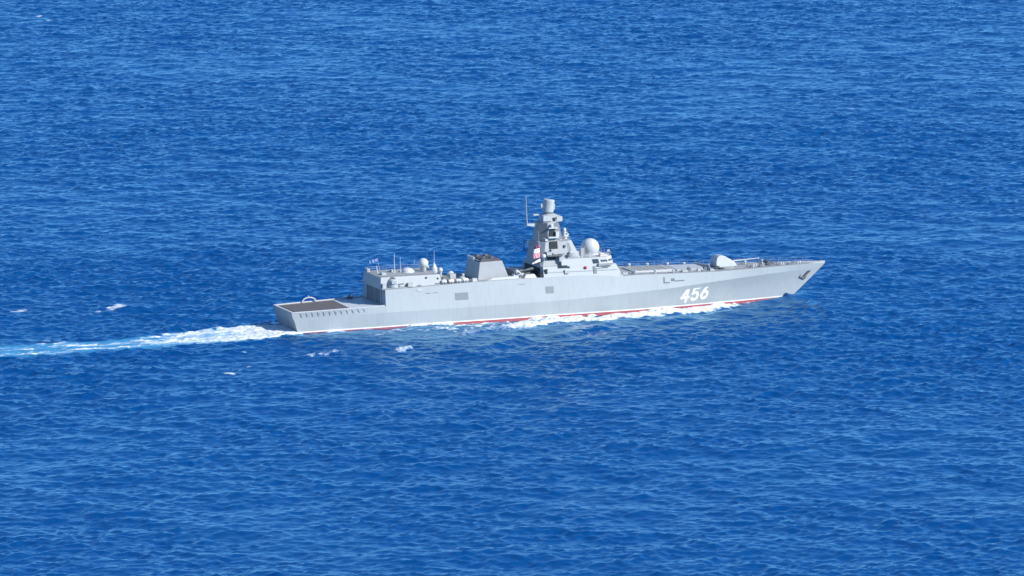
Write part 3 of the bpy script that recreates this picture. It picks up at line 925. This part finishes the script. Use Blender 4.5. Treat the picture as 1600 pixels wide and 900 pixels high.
for k in range(2):
    part("bridge_window", 'glass', br, lambda bm: pane(bm, 1.1 + k * .45, 1.45 + k * .45, 12.05, 12.5))
for k in range(7):
    part("bridge_window", 'glass', br, lambda bm: pane(bm, 2.04 + k * .135, 2.14 + k * .135, 12.05, 12.5))
part("bridge_wing", 'upper', br, lambda bm: [loft(bm, [[(7.4, s * 5.8, 11.2), (10.6, s * 5.8, 11.2), (10.6, s * 6.6, 11.2), (7.4, s * 6.6, 11.2)], [(7.4, s * 5.7, 11.7), (10.9, s * 5.7, 11.7), (10.9, s * 6.8, 11.7), (7.4, s * 6.8, 11.7)]]) for s in (-1, 1)])
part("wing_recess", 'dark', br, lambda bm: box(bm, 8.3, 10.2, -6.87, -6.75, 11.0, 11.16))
part("nav_lamp", 'lifering', lh, lambda bm: lathe(bm, (4.2, -6.35, 11.0), [(.05, -.12), (.36, 0), (.36, .22), (.05, .3)], 12, (0, -1, 0)), True)
part("side_door", 'dark', lh, lambda bm: (box(bm, -5.9, -5.3, -6.72, -6.5, 10.1, 11.2)))
part("house_window_bank", 'glass', lh, lambda bm: (box(bm, -2.55, -.2, -6.28, -6.1, 11.05, 11.75), box(bm, -.2, .35, -6.3, -6.1, 11.05, 11.5)))
part("ladder", 'steel', lh, lambda bm: (box(bm, -1.15, -1.02, -6.8, -6.5, 9.95, 10.75), box(bm, -1.15, -.2, -6.88, -6.6, 9.85, 9.98)))
part("aft_locker", 'dark', lh, lambda bm: box(bm, -7.2, -6.35, -6.9, -5.7, 9.35, 10.3))
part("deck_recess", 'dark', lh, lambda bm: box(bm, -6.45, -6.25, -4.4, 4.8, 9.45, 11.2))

# roof rails and sets above the wheelhouse
def rail(bm, pts, h=1.0, r=.035, step=1.6):
    for p, q in zip(pts[:-1], pts[1:]):
        p, q = Vector(p), Vector(q); n = max(1, int((q - p).length / step))
        for k in (h, h * .5):
            tube(bm, p + Vector((0, 0, k)), q + Vector((0, 0, k)), r, r, 5)
        for i in range(n + 1):
            a = p.lerp(q, i / n); tube(bm, a, a + Vector((0, 0, h)), r, r, 5)
part("bridge_rail", 'whip', br, lambda bm: rail(bm, [(1, -5.5, 13.1), (9.7, -5.5, 13.1), (11.5, -3.7, 13.1), (11.5, 3.7, 13.1), (9.7, 5.5, 13.1), (1, 5.5, 13.1)]))
part("roof_searchlight", 'pale', br, lambda bm: (tube(bm, (11.0, -3.6, 13.1), (11.0, -3.6, 13.9), .1), lathe(bm, (10.8, -3.6, 14.1), [(.05, -.05), (.34, 0), (.38, .5), (.1, .55)], 12, (1, -.3, .1))))
part("decoy_launcher", 'beige', br, lambda bm: (box(bm, 8.6, 9.7, -4.8, -3.7, 13.1, 13.8), box(bm, 9.9, 10.5, -4.4, -3.6, 13.1, 13.6), tube(bm, (6.0, -4.6, 13.1), (6.0, -4.6, 14.3), .14, .1)))
part("roof_sensor", 'mast', br, lambda bm: (box(bm, 4.2, 5.0, -3.6, -2.8, 13.1, 15.1), box(bm, 3.2, 3.9, -3.4, -2.8, 13.1, 14.5), tube(bm, (5.4, -2.9, 13.1), (5.4, -2.9, 15.4), .12, .08)))
dome = part("fire_control_radome", 'white', ship, lambda bm: lathe(bm, (8.0, 0, 12.4), [(1.95, 0), (1.6, .4), (1.65, .7)] + sphere_prof(2.12, 2.2, -35, 90, 16), 36), True)
part("radome_pedestal", 'pale', dome, lambda bm: lathe(bm, (8.0, 0, 11.9), [(2.3, 0), (2.3, .9), (1.9, 1.3)], 28))

# mast tower
def octo(x0, x1, y, cx, cy, z):
    return [(x0, -y + cy, z), (x0 + cx, -y, z), (x1 - cx, -y, z), (x1, -y + cy, z), (x1, y - cy, z), (x1 - cx, y, z), (x0 + cx, y, z), (x0, y - cy, z)]
mast = part("mast_tower", 'mast', ship, lambda bm: loft(bm, [octo(-6.3, 4.4, 5.0, .5, .5, 11.5), octo(-6.2, 3.9, 4.6, .9, .8, 13.3), octo(-6.0, 2.3, 3.7, 1.4, 1.4, 17.0)]))
bevel(mast, .06)
upper = part("upper_mast", 'mast', ship, lambda bm: loft(bm, [octo(-5.9, .5, 3.2, 2.2, 1.7, 17.0), octo(-5.5, -.35, 2.6, 1.9, 1.5, 21.35)]))
bevel(upper, .05)
def arr(bm, ring0, ring1, i, z0, z1, m0, m1, proud=.06):
    """flat antenna face laid on wall i of the upper mast"""
    a0, b0, a1, b1 = Vector(ring0[i]), Vector(ring0[(i + 1) % 8]), Vector(ring1[i]), Vector(ring1[(i + 1) % 8])
    def P(u, w): return a0.lerp(b0, u).lerp(a1.lerp(b1, u), w)
    nn = (b0 - a0).cross(a1 - a0).normalized()
    if nn.dot(Vector((-2.6, 0, 19)) - a0) > 0: nn = -nn
    f = [P(m0, z0), P(m1, z0), P(m1, z1), P(m0, z1)]
    loft(bm, [[tuple(p + nn * proud) for p in f], [tuple(p - nn * .1) for p in f]])
r0, r1 = octo(-5.9, .5, 3.2, 2.2, 1.7, 17.0), octo(-5.5, -.35, 2.6, 1.9, 1.5, 21.35)
for i in (0, 2, 4, 6):
    part("radar_panel", 'panel', upper, lambda bm: arr(bm, r0, r1, i, .04, .96, .06, .94))
# recesses and platforms stacked up the starboard side
def niche(z0, z1, x0, x1, y, parent):
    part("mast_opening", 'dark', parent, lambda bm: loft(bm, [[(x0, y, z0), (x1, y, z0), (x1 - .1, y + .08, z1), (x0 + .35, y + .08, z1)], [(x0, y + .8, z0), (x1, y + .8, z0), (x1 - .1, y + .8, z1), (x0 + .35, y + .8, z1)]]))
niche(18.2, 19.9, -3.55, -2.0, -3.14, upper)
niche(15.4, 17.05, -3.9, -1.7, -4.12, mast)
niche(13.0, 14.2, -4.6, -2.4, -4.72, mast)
part("mast_platform", 'white', upper, lambda bm: (box(bm, -3.9, -1.4, -3.9, -2.9, 17.85, 18.15), box(bm, -2.0, -1.2, -3.7, -2.8, 18.15, 19.3),
     box(bm, -4.6, -3.9, -3.6, -2.9, 17.2, 17.75)))
part("mast_platform", 'pale', upper, lambda bm: (box(bm, -3.6, -1.4, -3.5, -2.5, 20.0, 20.25), lathe(bm, (-2.9, -3.1, 20.25), [(.3, 0), (.35, .6), (.1, .9)], 12)))
part("mast_platform", 'steel', mast, lambda bm: (box(bm, -5.0, -1.2, -6.0, -4.4, 13.95, 14.15), tube(bm, (-2.4, -5.8, 14.4), (-.7, -5.8, 14.4), .12)))
part("mast_platform", 'upper', mast, lambda bm: (box(bm, -4.9, -3.7, -5.4, -4.2, 14.2, 14.9), box(bm, -1.9, -.9, -5.6, -4.4, 12.6, 13.9), box(bm, -3.6, -2.7, -4.9, -4.0, 14.6, 15.4)))
part("small_dome", 'white', mast, lambda bm: pear(bm, (-5.6, -5.0, 13.0), .6, 1.55, .35), True)
part("small_dome", 'steel', mast, lambda bm: lathe(bm, (.6, -4.9, 13.4), [(.1, 0), (.3, .1), (.3, .6), (.1, .7)], 10))
part("mast_bracket", 'upper', mast, lambda bm: (box(bm, -6.9, -5.9, -3.6, -3.0, 16.1, 16.3), box(bm, 1.2, 2.6, -4.2, -3.6, 13.2, 13.45)))
part("lookout_dome", 'pale', mast, lambda bm: lathe(bm, (-7.1, .6, 15.9), [(.15, 0), (.42, .25), (.45, .75), (.15, 1.15)], 14), True)
part("infrared_sensor", 'pale', ship, lambda bm: (lathe(bm, (1.7, 0, 17.0), [(.55, 0), (.5, .5), (.75, .55), (.75, .75)], 14), box(bm, 1.35, 2.1, -.55, .55, 17.7, 18.6),
     lathe(bm, (1.6, 0, 18.6), [(.3, 0), (.42, .35), (.25, .9)], 12), box(bm, 2.0, 2.55, -.3, .7, 17.4, 18.2)))
part("sensor_lens", 'dark', ship, lambda bm: (tube(bm, (1.9, -.62, 18.2), (1.9, -.4, 18.2), .17, .17, 10), tube(bm, (2.3, -.38, 17.7), (2.3, -.2, 17.7), .15, .15, 10)))

# mast head
neck = part("mast_neck", 'mast', ship, lambda bm: loft(bm, [octo(-4.7, .1, 1.9, .8, .8, 21.3), octo(-4.3, -.6, 1.6, .7, .7, 22.7), octo(-3.4, -1.2, 1.0, .4, .4, 23.1)]))
part("neck_platform", 'upper', neck, lambda bm: (box(bm, -1.1, .3, -1.9, 1.9, 21.4, 22.5), box(bm, -4.5, -2.4, -2.2, -1.4, 21.6, 22.9), box(bm, -6.2, -4.9, -.4, .4, 22.8, 23.1)))
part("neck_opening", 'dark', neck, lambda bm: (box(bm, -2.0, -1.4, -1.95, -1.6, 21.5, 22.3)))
ax = Vector((.12, .0, 1)).normalized()
rad = part("rotating_radar", 'gun', ship, lambda bm: lathe(bm, (-2.6, 0, 23.5), [(.9, -.35), (1.28, 0), (1.34, .1), (1.32, 2.7), (1.2, 2.85)], 28, ax))
part("radar_turntable", 'steel', rad, lambda bm: lathe(bm, (-2.6, 0, 22.8), [(.9, 0), (.9, .35), (.7, .4)], 20))
part("radar_back_frame", 'pale', rad, lambda bm: (box(bm, -4.35, -4.1, -.5, .5, 24.6, 25.4), tube(bm, (-1.15, -.3, 23.9), (-1.0, -.3, 25.2), .12)))

# yard with aerials
part("yard_arm", 'pale', ship, lambda bm: loft(bm, [[(-7.9, -.35, 20.6), (-7.9, .35, 20.6), (-7.9, .35, 20.85), (-7.9, -.35, 20.85)],
     [(-5.3, -.7, 20.1), (-5.3, .7, 20.1), (-5.3, .7, 21.1), (-5.3, -.7, 21.1)]]))
whip((-7.6, .2, 20.8), (-7.9, .2, 27.6), 'whip', .085); whip((-8.0, -.6, 20.7), (-8.5, -.6, 27.2), 'darkwhip', .08)
whip((-6.6, 4.5, 14.0), (-6.6, 4.5, 17.2), 'darkwhip', .1)
part("stub_arm", 'steel', ship, lambda bm: tube(bm, (-5.6, 3.4, 14.2), (-6.7, 4.6, 14.2), .12))

# signal flags on a halyard at the starboard after corner of the mast
HA, HB = Vector((-6.1, -2.9, 19.6)), Vector((-6.5, -5.6, 11.8))
hal = part("signal_halyard", 'whip', ship, lambda bm: tube(bm, HA, HB, .03, .03, 5))
hz = lambda z: HA.lerp(HB, (HA.z - z) / (HA.z - HB.z))
FL = [('signal_flag', 'flagdark', 16.7, 15.9, "dark maroon signal flag, topmost on the halyard beside the mast", 0.2, 1.2),
      ('signal_flag', 'flagwhite', 15.8, 14.9, "pinkish white signal flag under the dark maroon one", .9, 1.5),
      ('signal_flag', 'flagred', 14.8, 13.8, "light red signal flag between the two pale ones", 1.4, 1.7),
      ('signal_flag', 'flagwhite', 13.5, 12.9, "narrow white pennant, lowest on the halyard beside the mast", 1.9, 2.1)]
for nm, mt, z1, z0, lb, ph, ln in FL:
    a, b = hz(z1), hz(z0)
    d = Vector((-.96, -.1, 0))
    drop = .9 if 'pennant' in lb else .25
    bm = bmesh.new()
    cloth(bm, (a + d * .04, b + d * .04), (a + d * ln - Vector((0, 0, drop)), b + d * ln - Vector((0, 0, drop * (.6 if 'pennant' in lb else 1)))), 10, .14, (.1, 1, 0), ph)
    o = link_mesh(nm, bm, mt, None)
    o["label"] = lb; o["category"] = "flag"; o["group"] = "signal flags on the mast halyard"

# ---- foredeck
part("missile_hatch_block", 'pale', ship, lambda bm: (box(bm, 17.5, 27.5, -3.6, 3.6, 8.45, 9.0)))
part("missile_hatch_block", 'upper', ship, lambda bm: (box(bm, 28.4, 35.5, -3.2, 3.2, 8.3, 8.8)))
blk = part("launch_hatch_grid", 'deck', ship, lambda bm: [box(bm, 18.0 + i * 1.55, 19.3 + i * 1.55, -3.3 + j * 1.7, -1.9 + j * 1.7, 9.0, 9.08) for i in range(6) for j in range(4)])
part("foredeck_box", 'upper', ship, lambda bm: [box(bm, *b) for b in ((13.9, 15.2, -5.6, -4.4, 8.5, 9.15), (15.9, 16.6, -5.2, -4.0, 8.5, 9.0), (29.0, 30.4, -5.2, -4.2, 8.3, 8.85), (33.1, 34.0, -4.6, -3.9, 8.2, 8.9), (36.2, 37.2, -4.8, -3.9, 8.2, 8.6))])
part("breakwater", 'upper', ship, lambda bm: [loft(bm, [[(37.6, s * .2, 8.2), (37.75, s * .2, 8.2), (36.3, s * 5.0, 8.25), (36.1, s * 5.0, 8.25)], [(37.6, s * .2, 8.95), (37.75, s * .2, 8.95), (36.3, s * 5.0, 8.85), (36.1, s * 5.0, 8.85)]]) for s in (-1, 1)])
def foreshore(bm, s):
    pts = [(x, s * (yD(x) - .12), zD(x)) for x in (12.8, 17, 21, 25, 29, 33, 37, 41, 45, 49, 53, 57, 61, 64)]
    for p, q in zip(pts[:-1], pts[1:]):
        for k in (.45, .9):
            tube(bm, (p[0], p[1], p[2] + k), (q[0], q[1], q[2] + k), .018, .018, 4)
        for i in range(2):
            f = i / 2
            a = Vector(p).lerp(Vector(q), f); tube(bm, a, a + Vector((0, 0, .92)), .022, .022, 4)
for s in (-1, 1):
    part("guard_rail", 'whip', ship, lambda bm: foreshore(bm, s))
part("gun_ring", 'deck', ship, lambda bm: lathe(bm, (41.5, 0, 8.1), [(2.7, 0), (2.7, .28), (2.4, .32)], 28))
def gun(bm):
    # faceted shield: tall rounded back, long sloping front
    prof = [(39.0, 8.4), (39.0, 9.7), (39.3, 10.6), (39.9, 11.0), (40.7, 11.08), (41.5, 10.85), (43.9, 9.45), (44.6, 8.4)]
    w = [1.9, 1.9, 1.6, 1.3, 1.15, 1.1, 1.0, 1.3]
    L = [bm.verts.new((x, -ww, z)) for (x, z), ww in zip(prof, w)]
    Rr = [bm.verts.new((x, ww, z)) for (x, z), ww in zip(prof, w)]
    # widest line low on the cheeks
    bm.faces.new(L); bm.faces.new(list(reversed(Rr)))
    n = len(prof)
    for i in range(n):
        j = (i + 1) % n
        bm.faces.new((L[i], Rr[i], Rr[j], L[j]))
    bmesh.ops.triangulate(bm, faces=[f for f in bm.faces if len(f.verts) > 4])
gt = bevel(part("gun_turret", 'gun', ship, gun), .1, 3)
part("gun_barrel", 'gun', gt, lambda bm: (tube(bm, (44.0, 0, 9.45), (46.2, 0, 9.55), .22, .18, 12), tube(bm, (46.2, 0, 9.55), (50.4, 0, 9.75), .15, .12, 12), tube(bm, (50.1, 0, 9.735), (50.6, 0, 9.76), .17, .17, 12)))
part("gun_hatch", 'dark', ship, lambda bm: (box(bm, 37.9, 39.1, -3.6, -2.4, 8.2, 8.9), box(bm, 39.1, 40.1, -3.9, -3.3, 8.2, 8.6)))
rng = random.Random(4)
def forebits(bm, dark):
    for (x, y, k) in [(46.2, -2.6, 1), (47.2, -2.9, 0), (48.4, -1.9, 0), (49.6, -2.4, 1), (50.8, -1.5, 0), (51.4, -2.6, 1), (52.6, -1.2, 1), (53.8, -2.0, 0), (54.4, -1.0, 1), (55.6, -1.4, 0), (56.4, -.6, 1), (57.6, -1.2, 0), (58.8, -.5, 1), (60.2, -.8, 0)]:
        if k == dark:
            h = rng.uniform(.35, .7); w_ = rng.uniform(.2, .42)
            z = zD(x) - .03
            tube(bm, (x, y, z), (x, y, z + h), w_ * .5, w_ * .6, 8)
            tube(bm, (x + w_ * 1.5, y, z), (x + w_ * 1.5, y, z + h), w_ * .5, w_ * .6, 8)
part("mooring_bollards", 'steel', ship, lambda bm: forebits(bm, 1))
part("mooring_fittings", 'pale', ship, lambda bm: forebits(bm, 0))
part("windlass", 'steel', ship, lambda bm: (box(bm, 52.0, 54.2, -.8, .8, 8.15, 8.6), tube(bm, (52.6, -1.3, 8.75), (52.6, 1.3, 8.75), .42, .42, 12)))
part("bow_bulwark", 'upper', ship, lambda bm: [loft(bm, [[(61.5, s * (yD(61.5) - .02), 8.05), (61.5, s * (yD(61.5) - .14), 8.05), (67.2, s * .05, 7.72), (67.3, s * .14, 7.72)],
     [(61.8, s * (yD(61.5) - .0), 8.1), (61.8, s * (yD(61.5) - .14), 8.1), (67.4, s * .05, 8.25), (67.5, s * .16, 8.25)]]) for s in (-1, 1)])
part("jack_staff", 'whip', ship, lambda bm: tube(bm, (66.4, 0, 7.8), (66.6, 0, 9.0), .04, .03, 5))

# ---- small fittings that break up the plain walls
part("roof_rail", 'whip', ah, lambda bm: rail(bm, [(-45.4, -5.2, 11.35), (-31.6, -5.2, 11.35), (-31.6, 5.2, 11.35), (-45.4, 5.2, 11.35), (-45.4, -5.2, 11.35)], .9, .022))
WHOLE.update({"roof_rail", "mast_ladder", "tower_rail"})
def rungs(bm, p, q, w=.22, step=.45):
    p, q = Vector(p), Vector(q); n = int((q - p).length / step)
    for s_ in (-w, w):
        tube(bm, p + Vector((s_, 0, 0)), q + Vector((s_, 0, 0)), .03, .03, 4)
    for i in range(1, n):
        c = p.lerp(q, i / n); tube(bm, c - Vector((w, 0, 0)), c + Vector((w, 0, 0)), .025, .025, 4)
part("mast_ladder", 'steel', mast, lambda bm: rungs(bm, (1.6, -4.78, 13.3), (.9, -3.95, 16.8)))
part("tower_rail", 'whip', mast, lambda bm: rail(bm, [(-5.0, -3.2, 17.0), (1.6, -3.2, 17.0), (2.2, -1.0, 17.0)], .9, .025))
part("mast_spotlight", 'white', mast, lambda bm: (lathe(bm, (1.2, -4.75, 14.6), [(.05, -.1), (.3, 0), (.3, .35), (.05, .4)], 10, (0, -1, 0))))
part("wall_fitting", 'steel', mast, lambda bm: (box(bm, .1, .55, -4.98, -4.7, 13.75, 14.05), box(bm, -.2, .15, -4.35, -4.0, 15.6, 16.2)))
part("weather_door", 'panel', lh, lambda bm: loft(bm, [[(6.1, -6.86, 9.6), (6.9, -6.86, 9.6), (6.9, -6.36, 11.2), (6.1, -6.36, 11.2)], [(6.1, -6.6, 9.6), (6.9, -6.6, 9.6), (6.9, -6.2, 11.2), (6.1, -6.2, 11.2)]]))
part("side_lamp", 'white', lh, lambda bm: box(bm, 6.4, 8.0, -6.62, -6.3, 10.75, 11.0))
part("side_handrail", 'grille', lh, lambda bm: tube(bm, (-5.0, -6.78, 10.45), (12.0, -6.7, 10.2), .03, .03, 5))
part("vent_grille", 'grille', fn, lambda bm: [loft(bm, [[(x, -4.28, 10.2), (x + 1.1, -4.28, 10.2), (x + 1.1, -4.14, 11.2), (x, -4.14, 11.2)], [(x, -4.2, 10.2), (x + 1.1, -4.2, 10.2), (x + 1.1, -4.05, 11.2), (x, -4.05, 11.2)]]) for x in (-19.8, -17.4)])
part("whip_base", 'pale', ship, lambda bm: [lathe(bm, (x, y, z), [(.22, 0), (.2, .4), (.1, .6)], 8) for x, y, z in ((-40.3, 0, 11.36), (-38.8, 0, 11.36), (-35.3, .3, 11.36), (10.6, 2.0, 13.1), (7.4, 4.2, 13.1))])
whip((3.4, 2.5, 16.0), (3.4, 2.5, 19.4), 'darkwhip', .05)
whip((-3.2, -1.8, 22.9), (-3.3, -2.0, 25.2), 'whip', .05)
part("cable_drum", 'steel', ship, lambda bm: [tube(bm, (x, -5.2, 8.95), (x, -4.3, 8.95), .38, .38, 12) for x in (30.8, 34.8)])
part("ventilator_head", 'pale', ship, lambda bm: [lathe(bm, (x, y, zD(x) - .02), [(.2, 0), (.2, .45), (.38, .5), (.38, .75), (.1, .85)], 10) for x, y in ((14.6, 4.9), (20.0, 5.4), (24.5, 5.2), (29.5, 5.0), (33.5, 4.6), (16.9, -5.8), (22.0, -5.6), (26.5, -5.6), (48.0, 2.2), (52.5, 2.4))])
part("rope_locker", 'steel', ship, lambda bm: [box(bm, x, x + .7, y, y + .5, zD(x) - .03, zD(x) + h) for x, y, h in ((46.9, -3.5, .45), (49.4, -3.2, .4), (51.9, -2.8, .45), (54.0, -2.4, .4), (57.2, -1.9, .35))])
